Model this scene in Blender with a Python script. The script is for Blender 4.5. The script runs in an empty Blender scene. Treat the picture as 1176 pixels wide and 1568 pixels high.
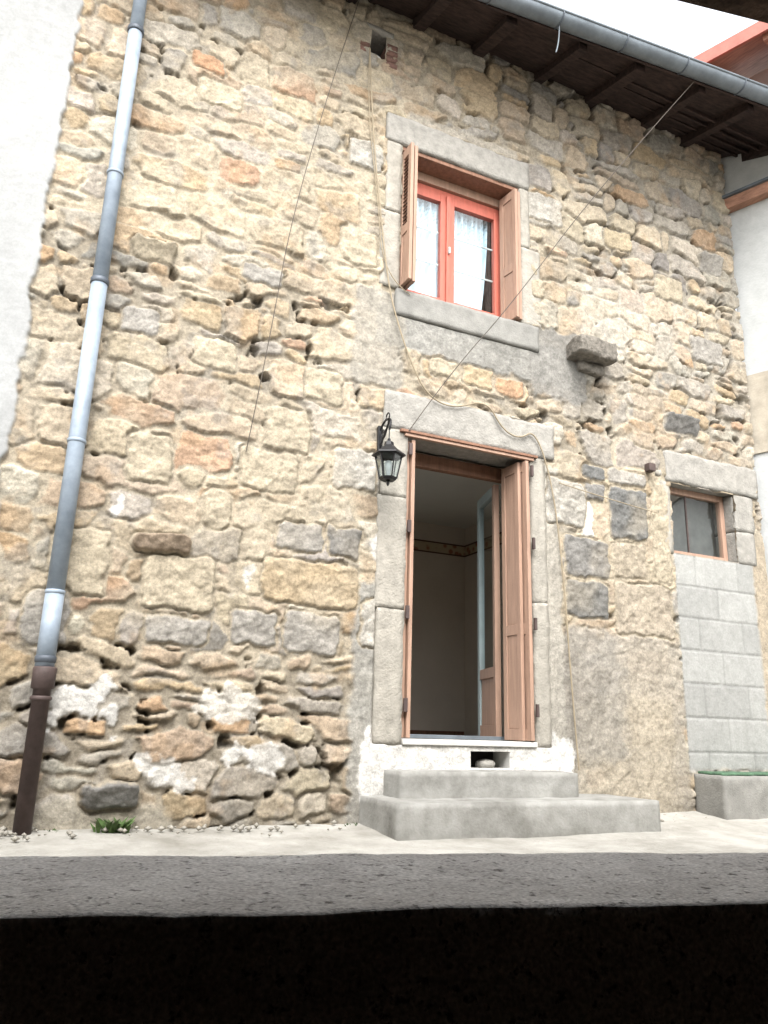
import bpy, bmesh, math, random
import numpy as np
from mathutils import Vector, Matrix, noise as mn
random.seed(7); rng=np.random.RandomState(11)
EYE=0.605
sc=bpy.context.scene
K=0.89; G=.60
def lin(r,g,b,k=1.0):
    def c(v):
        v/=255.; return (v/12.92 if v<=.04045 else ((v+.055)/1.055)**2.4)
    return (c(r)*k*G,c(g)*k*G,c(b)*k*G)
# ------------------------------------------------ materials
def newmat(name):
    m=bpy.data.materials.new(name); m.use_nodes=True
    nt=m.node_tree; b=nt.nodes['Principled BSDF']; return m,nt,b
def mat(name,col,rough=.8,ns=8,amt=.25,bump=.3,bscale=60,metal=0,dist=.005,col2=None,streak=False,spec=.3):
    m,nt,b=newmat(name); N=nt.nodes; L=nt.links
    tc=N.new('ShaderNodeTexCoord')
    n1=N.new('ShaderNodeTexNoise'); n1.inputs['Scale'].default_value=ns; n1.inputs['Detail'].default_value=5; n1.inputs['Roughness'].default_value=.68
    if streak:
        mp=N.new('ShaderNodeMapping'); mp.inputs['Scale'].default_value=streak
        L.new(tc.outputs['Object'],mp.inputs[0]); L.new(mp.outputs[0],n1.inputs['Vector'])
    else: L.new(tc.outputs['Object'],n1.inputs['Vector'])
    r=N.new('ShaderNodeValToRGB')
    c2=col2 if col2 else tuple(c*(1-amt*1.6) for c in col)
    c1=tuple(min(.9,c*(1+amt*.5)) for c in col)
    r.color_ramp.elements[0].position=.3; r.color_ramp.elements[1].position=.68
    r.color_ramp.elements[0].color=(*c2,1); r.color_ramp.elements[1].color=(*c1,1)
    L.new(n1.outputs['Fac'],r.inputs[0]); L.new(r.outputs[0],b.inputs['Base Color'])
    b.inputs['Roughness'].default_value=rough; b.inputs['Metallic'].default_value=metal
    b.inputs['Specular IOR Level'].default_value=spec
    if bump:
        n2=N.new('ShaderNodeTexNoise'); n2.inputs['Scale'].default_value=bscale; n2.inputs['Detail'].default_value=4
        L.new(tc.outputs['Object'],n2.inputs['Vector'])
        bp=N.new('ShaderNodeBump'); bp.inputs['Strength'].default_value=bump; bp.inputs['Distance'].default_value=dist
        L.new(n2.outputs['Fac'],bp.inputs['Height']); L.new(bp.outputs[0],b.inputs['Normal'])
    return m
def wallmat(name,a1=1.0,a2=1.0,bs=.7):
    m,nt,b=newmat(name); N=nt.nodes; L=nt.links
    tc=N.new('ShaderNodeTexCoord'); at=N.new('ShaderNodeAttribute'); at.attribute_name='Col'
    def nz(s,d,rg):
        n=N.new('ShaderNodeTexNoise'); n.inputs['Scale'].default_value=s; n.inputs['Detail'].default_value=d; n.inputs['Roughness'].default_value=rg
        L.new(tc.outputs['Object'],n.inputs['Vector']); return n
    cur=at.outputs['Color']
    for s,d,rg,lo,hi in ((13,4,.75,1-.30*a1,1+.20*a1),(62,3,.8,1-.25*a2,1+.18*a2)):
        n=nz(s,d,rg); mr=N.new('ShaderNodeMapRange'); mr.inputs['From Min'].default_value=.32; mr.inputs['From Max'].default_value=.68
        mr.inputs['To Min'].default_value=lo; mr.inputs['To Max'].default_value=hi
        L.new(n.outputs['Fac'],mr.inputs['Value'])
        mx=N.new('ShaderNodeVectorMath'); mx.operation='SCALE'
        L.new(cur,mx.inputs[0]); L.new(mr.outputs[0],mx.inputs['Scale']); cur=mx.outputs[0]
    L.new(cur,b.inputs['Base Color']); b.inputs['Roughness'].default_value=.95; b.inputs['Specular IOR Level'].default_value=.1
    n=nz(34,5,.78); bp=N.new('ShaderNodeBump'); bp.inputs['Strength'].default_value=bs; bp.inputs['Distance'].default_value=.013
    L.new(n.outputs['Fac'],bp.inputs['Height']); L.new(bp.outputs[0],b.inputs['Normal'])
    return m
M={}
M['wall']=wallmat('rubble_stone'); M['plasterwall']=wallmat('roughcast_plaster',.25,.35,.22); M['blockwall']=wallmat('concrete_block',.5,.45,.45)
M['granite']=mat('dressed_grey_stone',lin(188,184,175,K),.93,18,.18,.7,60,dist=.010)
M['granite2']=mat('dressed_light_stone',lin(200,194,181,K),.93,12,.20,.7,60,dist=.010)
M['cement']=mat('cement_render',lin(176,174,167,.85),.93,7,.2,.6,80,dist=.008)
M['step']=mat('step_concrete',lin(188,187,181,.92),.9,4,.24,.6,60,col2=lin(140,138,131,.9))
M['white']=mat('white_plaster',lin(236,234,228,1.0),.9,10,.12,.5,50)
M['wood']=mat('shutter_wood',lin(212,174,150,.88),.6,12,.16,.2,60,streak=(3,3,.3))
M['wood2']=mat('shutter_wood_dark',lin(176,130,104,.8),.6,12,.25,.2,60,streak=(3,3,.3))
M['red']=mat('window_frame_paint',lin(224,124,104,1.0),.5,14,.12,.1,60,streak=(3,3,.4))
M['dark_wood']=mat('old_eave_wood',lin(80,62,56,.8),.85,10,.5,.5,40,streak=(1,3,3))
M['zinc']=mat('zinc_gutter',lin(150,160,168,.8),.5,5,.22,.05,30,metal=.3)
M['pvc']=mat('pipe_paint',lin(190,204,218,.95),.45,4,.10,.08,30,metal=.1,col2=lin(154,168,182,.85))
M['iron']=mat('cast_iron_brown',lin(104,88,84,.9),.6,12,.25,.3,50)
M['pipedark']=mat('pipe_collar',lin(120,128,138,.8),.5,12,.2,.1,50,metal=.3)
M['black']=mat('black_iron',(.012,.012,.013),.45,20,.2,.3,80)
M['room']=mat('room_wall',lin(220,212,200,1.4),.9,3,.04,.1,60)
M['ceil']=mat('room_ceiling',lin(228,230,224,1.4),.9,3,.03,.0)
def friezemat():
    m,nt,b=newmat('wallpaper_frieze'); N=nt.nodes;L=nt.links
    tc=N.new('ShaderNodeTexCoord')
    v=N.new('ShaderNodeTexVoronoi'); v.inputs['Scale'].default_value=11
    L.new(tc.outputs['Object'],v.inputs['Vector'])
    r=N.new('ShaderNodeValToRGB'); r.color_ramp.elements[0].position=.25; r.color_ramp.elements[1].position=.45
    r.color_ramp.elements[0].color=(*lin(176,120,96,1.2),1); r.color_ramp.elements[1].color=(*lin(205,190,160,1.3),1)
    L.new(v.outputs['Distance'],r.inputs[0]); L.new(r.outputs[0],b.inputs['Base Color']); b.inputs['Roughness'].default_value=.8
    return m
M['frieze']=friezemat(); M['fline']=mat('frieze_border',lin(110,84,70,1.2),.8,10,.1,0)
M['floor']=mat('room_floor',lin(150,125,100,1.),.5,5,.2,.1)
M['ground']=mat('street_concrete',lin(208,205,197,.98),.93,2.2,.22,.9,50,dist=.010,col2=lin(168,164,153,.9))
M['cellar']=mat('cellar_stone',lin(104,84,70,1.2),.95,9,.5,.9,25,dist=.02)
M['rend']=mat('opposite_render',lin(206,196,178,1.0),.95,6,.2,.5,50)
M['nwhite']=mat('neighbor_white_render',lin(222,224,222,.98),.9,7,.10,.5,50)
M['tile']=mat('roof_tile',lin(178,106,86,.9),.85,9,.35,.5,40)
M['nwood']=mat('neighbor_soffit_wood',lin(196,148,124,1.1),.7,9,.3,.3,40,streak=(3,.4,3))
M['nred']=mat('neighbor_fascia_paint',lin(202,130,116,1.),.6,9,.15,.1)
M['cable']=mat('old_cable_sheath',lin(190,174,146,.85),.7,9,.1,0)
M['wire']=mat('steel_wire',lin(104,94,84,.8),.6,9,.1,0)
M['grass']=mat('weed_leaf',(.07,.12,.035),.7,20,.3,0)
M['green']=mat('green_moss_strip',lin(110,146,116,.85),.85,20,.4,.5,60)
M['brick']=mat('old_brick',lin(158,122,110,.85),.9,20,.35,.6,60)
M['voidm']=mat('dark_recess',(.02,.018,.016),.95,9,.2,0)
def glassmat(name,tint,lo,hi,rough=.03):
    m,nt,b=newmat(name); N=nt.nodes;L=nt.links
    out=N['Material Output']; tr=N.new('ShaderNodeBsdfTransparent'); tr.inputs[0].default_value=(*tint,1)
    gl=N.new('ShaderNodeBsdfGlossy'); gl.inputs['Roughness'].default_value=rough
    fr=N.new('ShaderNodeLayerWeight'); fr.inputs[0].default_value=.5
    pw_=N.new('ShaderNodeMath'); pw_.operation='POWER'; pw_.inputs[1].default_value=3; L.new(fr.outputs['Facing'],pw_.inputs[0])
    mr=N.new('ShaderNodeMapRange'); mr.inputs['To Min'].default_value=lo; mr.inputs['To Max'].default_value=hi
    L.new(pw_.outputs[0],mr.inputs[0]); mx=N.new('ShaderNodeMixShader')
    L.new(mr.outputs[0],mx.inputs[0]); L.new(tr.outputs[0],mx.inputs[1]); L.new(gl.outputs[0],mx.inputs[2]); L.new(mx.outputs[0],out.inputs[0])
    return m
M['glass']=glassmat('window_glass',(.90,.97,.99),.10,.8)
def curt():
    m,nt,b=newmat('lace_curtain'); N=nt.nodes;L=nt.links
    tc=N.new('ShaderNodeTexCoord'); w=N.new('ShaderNodeTexVoronoi'); w.inputs['Scale'].default_value=30
    L.new(tc.outputs['Object'],w.inputs['Vector'])
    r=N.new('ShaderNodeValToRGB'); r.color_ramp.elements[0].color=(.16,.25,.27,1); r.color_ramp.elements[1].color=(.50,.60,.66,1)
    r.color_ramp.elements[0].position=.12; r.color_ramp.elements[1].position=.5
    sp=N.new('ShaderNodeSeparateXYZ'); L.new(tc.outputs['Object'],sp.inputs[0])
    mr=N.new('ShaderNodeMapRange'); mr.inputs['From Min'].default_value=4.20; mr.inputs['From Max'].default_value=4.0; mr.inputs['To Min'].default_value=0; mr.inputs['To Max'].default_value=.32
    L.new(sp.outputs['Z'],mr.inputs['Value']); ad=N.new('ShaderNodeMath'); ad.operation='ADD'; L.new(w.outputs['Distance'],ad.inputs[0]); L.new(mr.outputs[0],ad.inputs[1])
    L.new(ad.outputs[0],r.inputs[0]); L.new(r.outputs[0],b.inputs['Base Color']); b.inputs['Roughness'].default_value=.9
    return m
M['curtain']=curt()
def aggr():
    m,nt,b=newmat('weathered_concrete'); N=nt.nodes;L=nt.links
    tc=N.new('ShaderNodeTexCoord')
    n=N.new('ShaderNodeTexNoise'); n.inputs['Scale'].default_value=6; n.inputs['Detail'].default_value=8; n.inputs['Roughness'].default_value=.75
    n3=N.new('ShaderNodeTexNoise'); n3.inputs['Scale'].default_value=70; n3.inputs['Detail'].default_value=4; n3.inputs['Roughness'].default_value=.65
    n4=N.new('ShaderNodeTexNoise'); n4.inputs['Scale'].default_value=220; n4.inputs['Detail'].default_value=2
    for q in (n,n3,n4): L.new(tc.outputs['Object'],q.inputs['Vector'])
    r=N.new('ShaderNodeValToRGB'); r.color_ramp.elements[0].position=.34; r.color_ramp.elements[1].position=.64
    r.color_ramp.elements[0].color=(*lin(164,160,156,1.8),1); r.color_ramp.elements[1].color=(*lin(202,199,195,1.8),1)
    L.new(n.outputs['Fac'],r.inputs[0])
    r2=N.new('ShaderNodeValToRGB'); r2.color_ramp.elements[0].position=.33; r2.color_ramp.elements[1].position=.42
    r2.color_ramp.elements[0].color=(.30,.29,.28,1); r2.color_ramp.elements[1].color=(1,1,1,1)
    L.new(n3.outputs['Fac'],r2.inputs[0])
    r4=N.new('ShaderNodeMapRange'); r4.inputs['From Min'].default_value=.3; r4.inputs['From Max'].default_value=.7; r4.inputs['To Min'].default_value=.66; r4.inputs['To Max'].default_value=1.25
    L.new(n4.outputs['Fac'],r4.inputs['Value'])
    mx=N.new('ShaderNodeVectorMath'); mx.operation='MULTIPLY'; L.new(r.outputs[0],mx.inputs[0]); L.new(r2.outputs[0],mx.inputs[1])
    mx2=N.new('ShaderNodeVectorMath'); mx2.operation='SCALE'; L.new(mx.outputs[0],mx2.inputs[0]); L.new(r4.outputs[0],mx2.inputs['Scale'])
    L.new(mx2.outputs[0],b.inputs['Base Color']); b.inputs['Roughness'].default_value=.95
    ad=N.new('ShaderNodeMath'); ad.operation='ADD'; L.new(n4.outputs['Fac'],ad.inputs[0]); L.new(r2.outputs[0],ad.inputs[1])
    bp=N.new('ShaderNodeBump'); bp.inputs['Strength'].default_value=.8; bp.inputs['Distance'].default_value=.003
    L.new(ad.outputs[0],bp.inputs['Height']); L.new(bp.outputs[0],b.inputs['Normal'])
    return m
M['aggr']=aggr()
# ------------------------------------------------ object helpers
def link(ob,parent=None,m=None):
    sc.collection.objects.link(ob)
    if parent: ob.parent=parent
    if m is not None: ob.data.materials.append(M[m] if isinstance(m,str) else m)
    return ob
def empty(name):
    e=bpy.data.objects.new(name,None); e.empty_display_size=.2; sc.collection.objects.link(e); return e
def meshob(name,vs,fs,parent=None,m=None,smooth=False):
    me=bpy.data.meshes.new(name); me.from_pydata([tuple(v) for v in vs],[],fs); me.update()
    if smooth:
        for p in me.polygons: p.use_smooth=True
    return link(bpy.data.objects.new(name,me),parent,m)
def box(name,x0,x1,y0,y1,z0,z1,m,parent=None,bev=0.0,mtx=None):
    bm=bmesh.new(); bmesh.ops.create_cube(bm,size=1)
    for v in bm.verts:
        v.co=Vector((x0+(v.co.x+.5)*(x1-x0),y0+(v.co.y+.5)*(y1-y0),z0+(v.co.z+.5)*(z1-z0)))
    if bev: bmesh.ops.bevel(bm,geom=bm.edges[:],offset=bev,segments=2,affect='EDGES',profile=.6)
    if mtx is not None: bm.transform(mtx)
    bmesh.ops.recalc_face_normals(bm,faces=bm.faces[:])
    me=bpy.data.meshes.new(name); bm.to_mesh(me); bm.free()
    return link(bpy.data.objects.new(name,me),parent,m)
def rough(name,x0,x1,y0,y1,z0,z1,m,parent=None,res=.03,r=.010,amp=.006,seed=0,mtx=None,fscale=9):
    bm=bmesh.new(); lo=Vector((x0,y0,z0)); hi=Vector((x1,y1,z1)); d=hi-lo
    n=[max(2,min(110,int(d[i]/res))) for i in range(3)]
    def face(ax,side):
        u,v=[i for i in range(3) if i!=ax]; g=[]
        for i in range(n[u]+1):
            row=[]
            for j in range(n[v]+1):
                p=Vector((0,0,0)); p[ax]=hi[ax] if side else lo[ax]
                p[u]=lo[u]+d[u]*i/n[u]; p[v]=lo[v]+d[v]*j/n[v]; row.append(bm.verts.new(p))
            g.append(row)
        for i in range(n[u]):
            for j in range(n[v]): bm.faces.new((g[i][j],g[i+1][j],g[i+1][j+1],g[i][j+1]))
    for ax in range(3):
        for s in (0,1): face(ax,s)
    bmesh.ops.remove_doubles(bm,verts=bm.verts[:],dist=1e-5)
    bmesh.ops.recalc_face_normals(bm,faces=bm.faces[:])
    for v in bm.verts:
        c=Vector([min(max(v.co[i],lo[i]+r),hi[i]-r) for i in range(3)]); df=v.co-c
        if df.length>1e-6: v.co=c+df.normalized()*r
        q=v.co*fscale+Vector((seed*3.1,seed*1.7,0)); q2=v.co*34+Vector((seed,0,seed))
        v.co+= mn.noise_vector(q)*amp+mn.noise_vector(q2)*amp*.5
    for f in bm.faces: f.smooth=True
    if mtx is not None: bm.transform(mtx)
    me=bpy.data.meshes.new(name); bm.to_mesh(me); bm.free()
    return link(bpy.data.objects.new(name,me),parent,m)
def tube(name,pts,r,m,parent=None,smooth=True,res=6,poly=False):
    cu=bpy.data.curves.new(name,'CURVE'); cu.dimensions='3D'; cu.bevel_depth=r; cu.bevel_resolution=res//2; cu.resolution_u=8
    s=cu.splines.new('POLY' if poly else 'NURBS'); s.points.add(len(pts)-1)
    for i,p in enumerate(pts): s.points[i].co=(*p,1)
    if not poly: s.use_endpoint_u=True; s.order_u=3
    cu.use_fill_caps=True
    ob=bpy.data.objects.new(name,cu); sc.collection.objects.link(ob)
    dg=bpy.context.evaluated_depsgraph_get(); me=bpy.data.meshes.new_from_object(ob.evaluated_get(dg)); me.name=name
    bpy.data.objects.remove(ob); me.materials.clear()
    for p in me.polygons: p.use_smooth=smooth
    return link(bpy.data.objects.new(name,me),parent,m)
def lathe(name,prof,n,loc,m,parent=None,smooth=False,rot=0,axis='Z'):
    vs=[];fs=[]
    for r,z in prof:
        for k in range(n):
            a=2*math.pi*(k+rot)/n; vs.append((loc[0]+r*math.cos(a),loc[1]+r*math.sin(a),loc[2]+z))
    for i in range(len(prof)-1):
        for k in range(n): fs.append((i*n+k,i*n+(k+1)%n,(i+1)*n+(k+1)%n,(i+1)*n+k))
    fs.append(tuple(range(n))[::-1]); fs.append(tuple((len(prof)-1)*n+k for k in range(n)))
    return meshob(name,vs,fs,parent,m,smooth)
# ================================================= FACADE HEIGHTFIELD
RES=.01
X0,X1,Z0,Z1=-1.7,6.0,-.72,5.95
nx=int(round((X1-X0)/RES))+1; nz=int(round((Z1-Z0)/RES))+1
xs=X0+np.arange(nx)*RES; zs=Z0+np.arange(nz)*RES
X,Z=np.meshgrid(xs,zs)
def vnoise(X,Z,sx,sz,seed):
    r=np.random.RandomState(seed); T=r.rand(256,256)
    u=X/sx+100; v=Z/sz+100; i=np.floor(u).astype(int); j=np.floor(v).astype(int)
    fu=u-i; fv=v-j; fu=fu*fu*(3-2*fu); fv=fv*fv*(3-2*fv)
    a=T[j%256,i%256]; b=T[j%256,(i+1)%256]; c=T[(j+1)%256,i%256]; d=T[(j+1)%256,(i+1)%256]
    return (a*(1-fu)+b*fu)*(1-fv)+(c*(1-fu)+d*fu)*fv
def fbm(X,Z,s,seed,o=4,asp=1.0,g=.5):
    t=0;w=1;n=0
    for k in range(o):
        t=t+w*vnoise(X,Z,s/2**k*asp,s/2**k,seed+k*17); n+=w; w*=g
    return t/n-.5
def ss(a,b,x):
    t=np.clip((x-a)/(b-a),0,1); return t*t*(3-2*t)
Xw=X+fbm(X,Z,.18,1,4)*.09+fbm(X,Z,.035,5,2,g=.7)*.022
Zw=Z+fbm(X,Z,.18,2,4)*.075+fbm(X,Z,.035,6,2,g=.7)*.018
F1=np.full(X.shape,9.); F2=np.full(X.shape,9.); ID=np.zeros(X.shape,int)
seeds=[]
z=Z0-.1
while z<Z1+.15:
    h=random.uniform(.12,.225)
    if .4<z<1.9: h=random.uniform(.15,.25)
    if z<.25: h=random.uniform(.09,.16)
    x=X0-.2+random.random()*.2
    while x<X1+.2:
        w=random.uniform(.13,.42)*(.75+h*1.8)
        if random.random()<.12: w*=1.35
        if random.random()<.18 and w>.2:
            for q in (-1,1): seeds.append((x+w/2,z+h/2+q*h/4,w/2*.95,h/4*1.05))
        elif random.random()<.14:
            seeds.append((x+w/2,z+h/2,w/2*.6,h/2*.7)); seeds.append((x+w*.95,z+h*.3,w*.12,h*.22))
        else:
            seeds.append((x+w/2+random.uniform(-.025,.025),z+h/2+random.uniform(-.045,.045),w/2*random.uniform(.85,1.12),h/2*random.uniform(.82,1.28)))
        x+=w
    z+=h
S=np.array(seeds); NS=len(S)
ang=rng.uniform(-.20,.20,NS); pw=rng.uniform(2.1,3.6,NS)
for k,(sx_,sz_,a,b) in enumerate(seeds):
    i0=max(0,int((sx_-a*2.6-.1-X0)/RES)); i1=min(nx,int((sx_+a*2.6+.1-X0)/RES)+1)
    j0=max(0,int((sz_-b*3.4-.1-Z0)/RES)); j1=min(nz,int((sz_+b*3.4+.1-Z0)/RES)+1)
    if i1<=i0 or j1<=j0: continue
    sl=(slice(j0,j1),slice(i0,i1)); dx=Xw[sl]-sx_; dz=Zw[sl]-sz_; ca,sa=math.cos(ang[k]),math.sin(ang[k])
    u=np.abs(dx*ca+dz*sa)/a; v=np.abs(-dx*sa+dz*ca)/b
    d=(u**pw[k]+v**pw[k])**(1/pw[k])
    f1=F1[sl]; f2=F2[sl]; idd=ID[sl]
    m1=d<f1
    F2[sl]=np.where(m1,f1,np.minimum(f2,d)); F1[sl]=np.where(m1,d,f1); ID[sl]=np.where(m1,k,idd)
sb=S[:,3][ID]; sa_=S[:,2][ID]; cx=S[:,0][ID]; cz=S[:,1][ID]
E=(F2-F1)*np.minimum(sa_,sb)*.55
low=ss(.9,-.1,Z)
right=ss(3.7,4.3,X)*ss(2.2,2.7,Z)
top=ss(4.9,5.5,Z)
leftlow=low*ss(2.2,1.8,X)
reg=fbm(X,Z,.9,31,3)
deep=np.clip(.30+.48*leftlow+.40*right+.38*top+reg*1.4,0.06,1.0)
gapn=fbm(X,Z,.12,41,3)
gap=.004+.009*np.clip(.6+gapn*2.4,0,2)
wj=(.006+.014*np.clip(.5+fbm(X,Z,.10,45,3)*3,0,1))
t=np.clip((E-gap)/wj,0,1); t=t*(2-t)
prot=(rng.rand(NS)**1.6)[ID]
tx=rng.uniform(-.10,.10,NS)[ID]; tz=rng.uniform(-.13,.13,NS)[ID]
n1=fbm(X,Z,.07,51,4,g=.6); n2=fbm(X,Z,.25,61,3); n3=fbm(X,Z,.028,65,2,g=.7)
rid=1-np.abs(fbm(X+tx*9,Z+tz*9,.11,71,4,g=.6))*4
stone=.003+prot*.018*(.35+.85*deep)+((X-cx)*tx+(Z-cz)*tz)*.75+n1*.024+n3*.009+rid*.008
mort=-.015*deep+fbm(X,Z,.05,81,3,g=.6)*.012
H=mort*(1-t)+stone*t
hol=ss(.15,.26,fbm(X,Z,.10,91,3)+.15*(deep-.6))*ss(.95,.5,t)*ss(.2,.45,deep)
H-=hol*.06
pal=[(lin(212,196,170),24),(lin(205,190,166),24),(lin(206,183,150),13),(lin(200,168,132),5),(lin(192,185,172),15),(lin(178,173,164),8),(lin(206,170,140),2),(lin(194,174,150),9),(lin(156,153,147),2),(lin(222,212,194),10)]
P=np.array([p[0] for p in pal]); wts=np.array([p[1] for p in pal],float)
P=P*.95+P.mean(0)*.05
cidx=np.zeros(NS,int)
for k in range(NS):
    w=wts.copy(); sx_,sz_=S[k,0],S[k,1]
    if sz_<1.1: w[4]*=1.8; w[5]*=2; w[2]*=.7; w[7]*=2
    if sz_<.2 : w[7]*=1.4; w[0]*=.7
    if sz_>4.9: w[5]*=2.5; w[8]*=5; w[7]*=2.2; w[9]*=.4; w[0]*=.6
    if sx_>3.6 and sz_>2.2: w[4]*=1.8; w[2]*=.7; w[9]*=1.6
    if .3<sx_<2 and 2<sz_<4.6: w[2]*=1.6; w[0]*=1.4; w[5]*=.4
    cidx[k]=rng.choice(len(pal),p=w/w.sum())
SC=P[cidx]*(1+rng.uniform(-.14,.11,(NS,1)))*(1+rng.uniform(-.02,.02,(NS,3)))
Cs=SC[ID]
mcol=np.array(lin(214,201,177)); mcol2=np.array(lin(190,179,160)); mg=np.array(lin(198,193,182))
mm=np.clip(.5+reg*2+.5*leftlow-.2,0,1)[...,None]
Cm=mcol*(1-mm)+mcol2*mm
Cm=Cm*(1-.45*right[...,None])+mg*.45*right[...,None]
Cm=Cm*(1-hol[...,None]*.5)
tc_=ss(.15,.75,t)[...,None]
blend=np.clip(.14+.65*ss(-.05,.25,fbm(X,Z,.35,101,4))*(1.15-deep),0,.9)[...,None]
C=Cm*(1-tc_)+(Cs*(1-blend)+Cm*blend)*tc_
C*=(1+fbm(X,Z,.5,111,4)*.32)[...,None]
C*=(1-.22*ss(.6,.0,t)*np.clip(deep,0,1))[...,None]
bl=ss(.10,.24,fbm(X,Z,.16,113,4))[...,None]; C=C*(1-bl*.26)+np.array(lin(202,168,128))*bl*.26
bl=ss(.12,.26,fbm(X,Z,.13,117,4))[...,None]; C=C*(1-bl*.34)+np.array(lin(164,161,155))*bl*.34
wx=fbm(X,Z,.10,121,4,g=.6)*.06; wz=fbm(X,Z,.10,131,4,g=.6)*.06
def sd(x0,x1,z0,z1,warp=1.0,rr=.02):
    ax=np.abs(X+wx*warp-(x0+x1)/2)-(x1-x0)/2+rr; az=np.abs(Z+wz*warp-(z0+z1)/2)-(z1-z0)/2+rr
    return np.hypot(np.maximum(ax,0),np.maximum(az,0))+np.minimum(np.maximum(ax,az),0)-rr
def stamp(x0,x1,z0,z1,col,pr=.012,warp=1.15,tilt=0,joint=.014,ro=1.2):
    global H,C
    s=sd(x0,x1,z0,z1,warp,.04); a=ss(joint,joint*.6,s)
    b=ss(.002,-.014,s)
    hh=-.006*(1-b)+(pr*.7+n1*.022*ro+n3*.008*ro+rid*.007*ro+(Z-(z0+z1)/2)*tilt)*b
    H=H*(1-a)+hh*a
    col=np.array(col)*(1+n2*.3+n1*.25)[...,None]; bb=np.clip(ss(.2,.8,b)[...,None]*(1-.5*blend),0,1)
    cc=Cm*.95*(1-bb)+col*bb
    C=C*(1-a[...,None])+cc*a[...,None]
def patch(x0,x1,z0,z1,col,h=.010,warp=2.2,soft=.03,op=1.0,brk=0.0,ro=.8):
    global H,C
    s=sd(x0,x1,z0,z1,warp,.05)+brk*fbm(X,Z,.12,141,4)*.25
    a=ss(soft,-.005,s)*op
    H=H*(1-a)+(h+n1*.014*ro+n3*.006*ro)*a
    col=np.array(col)*(1+fbm(X,Z,.25,161,4)*.35)[...,None]
    C=C*(1-a[...,None])+col*a[...,None]
gr=lin(184,179,170); dk=lin(130,131,130); dk2=lin(152,150,146); lg=lin(204,199,188); be=lin(212,199,174); oc=lin(208,187,154)
wh=lin(246,243,236,1.1); cem=lin(170,168,161)
patch(3.58,4.88,-.7,.76,lin(192,183,168),.008,2.6,.06,.78,.5,1.6)
patch(3.9,4.7,-.6,.25,lin(204,192,170),.012,3,.12,.6,.5,1.5); patch(3.65,4.2,-.1,.7,lin(170,166,158),.012,2.5,.15,.6,.5,1.3)
patch(2.02,2.42,-.6,.95,lin(188,185,176),.010,2.0,.05,.9)
patch(3.45,3.70,-.6,2.05,lin(202,196,183),.012,1.2,.03,.95)
patch(2.12,3.95,2.78,3.10,cem,.010,1.8,.03,.95)
patch(3.48,4.02,2.68,3.26,lin(162,159,152),.010,2.0,.04,.92)
patch(1.93,2.3,2.45,3.2,lin(188,182,169),.010,2.0,.05,.85)
patch(2.3,3.4,4.86,4.93,lin(196,189,175),.008,1.4,.03,.8)
patch(2.10,2.42,-.64,.04,wh,.014,2.0,.012,1,.6)
patch(3.44,3.80,-.42,-.04,wh,.014,2.0,.012,1,.6)
patch(2.3,3.6,-.42,-.07,wh,.012,.8,.02,1,.0)
patch(.20,.46,.02,.20,wh,.010,3,.015,.9,.7); patch(.42,.60,-.04,.06,wh,.010,3,.015,.9,.6)
patch(1.02,1.38,.02,.20,lin(240,234,222,1.1),.010,2.5,.015,.8,.7); patch(1.25,1.55,-.26,-.10,wh,.010,3,.015,.7,.9); patch(.8,1.0,-.35,-.2,wh,.010,3,.015,.7,.9)
patch(.40,.46,1.18,1.29,wh,.010,2.2,.015,.85,.3); patch(1.24,1.29,.82,1.0,wh,.008,2.2,.02,.6,.3)
patch(3.94,4.05,1.50,1.82,wh,.012,1.5,.012,.95)
patch(2.13,2.28,1.1,1.3,wh,.012,2,.02,.7)
patch(4.1,5.3,3.3,4.0,lin(222,214,200),.004,4,.03,.40,2.0)
patch(4.55,5.0,2.5,3.0,lin(202,182,155),.006,4,.05,.5,1.5)
patch(.2,.9,-.62,-.45,lin(206,198,180),.02,1.5,.04,.8,.4)
for s_ in [(3.97,4.20,2.03,2.15,dk,.012),(3.98,4.20,1.84,2.0,dk2,.015),(4.23,4.63,1.56,1.99,dk,.015),(4.24,4.64,2.02,2.16,gr,.015),
           (3.76,4.20,1.20,1.52,dk2,.010),(3.76,4.18,.88,1.17,dk,.012),(4.25,4.84,.78,1.20,lin(206,193,173),.010),(4.68,4.87,1.24,2.12,be,.008),
           (4.24,4.60,1.24,1.53,lin(200,187,166),.008),
           (1.81,2.13,1.60,1.90,lg,.014),(1.80,2.11,4.24,4.50,lg,.014),(1.78,2.08,3.38,3.68,be,.010),(1.36,2.02,.76,1.06,oc,.020),
           (1.78,2.04,1.11,1.32,dk2,.014),(1.44,1.75,1.12,1.32,gr,.010),(1.18,1.48,.48,.70,gr,.014),(1.52,1.9,.46,.72,gr,.014),
           (.62,1.06,.66,1.0,be,.022),(.10,.42,.70,1.1,be,.016),(.66,1.05,.46,.63,gr,.014),(.0,.25,.4,.72,gr,.016),(1.15,1.55,1.50,1.78,be,.016),
           (3.60,3.98,1.60,1.97,lg,.016),(1.30,1.62,1.8,2.1,be,.018),(.45,.72,1.42,1.75,be,.016),(.95,1.12,1.2,1.45,be,.016),
           (3.42,3.86,4.32,4.60,lg,.014),(1.05,1.35,3.0,3.14,gr,.014),(.62,.95,4.35,4.55,be,.014),(.55,.8,4.6,4.74,lin(208,166,132),.016),
           (.30,.55,2.42,2.60,gr,.012),(.78,1.08,2.28,2.5,be,.014),(1.55,1.85,2.2,2.45,be,.014),(2.05,2.3,.52,.85,lg,.012),
           (2.84,3.12,2.60,2.78,oc,.008),(3.15,3.4,2.58,2.74,lin(208,170,136),.008),(2.55,2.8,2.62,2.76,be,.008),
           (4.9,5.25,3.95,4.2,be,.024),(5.3,5.7,3.4,3.65,gr,.024),(4.3,4.65,4.3,4.5,lin(206,190,160),.024)]:
    stamp(*s_)
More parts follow.
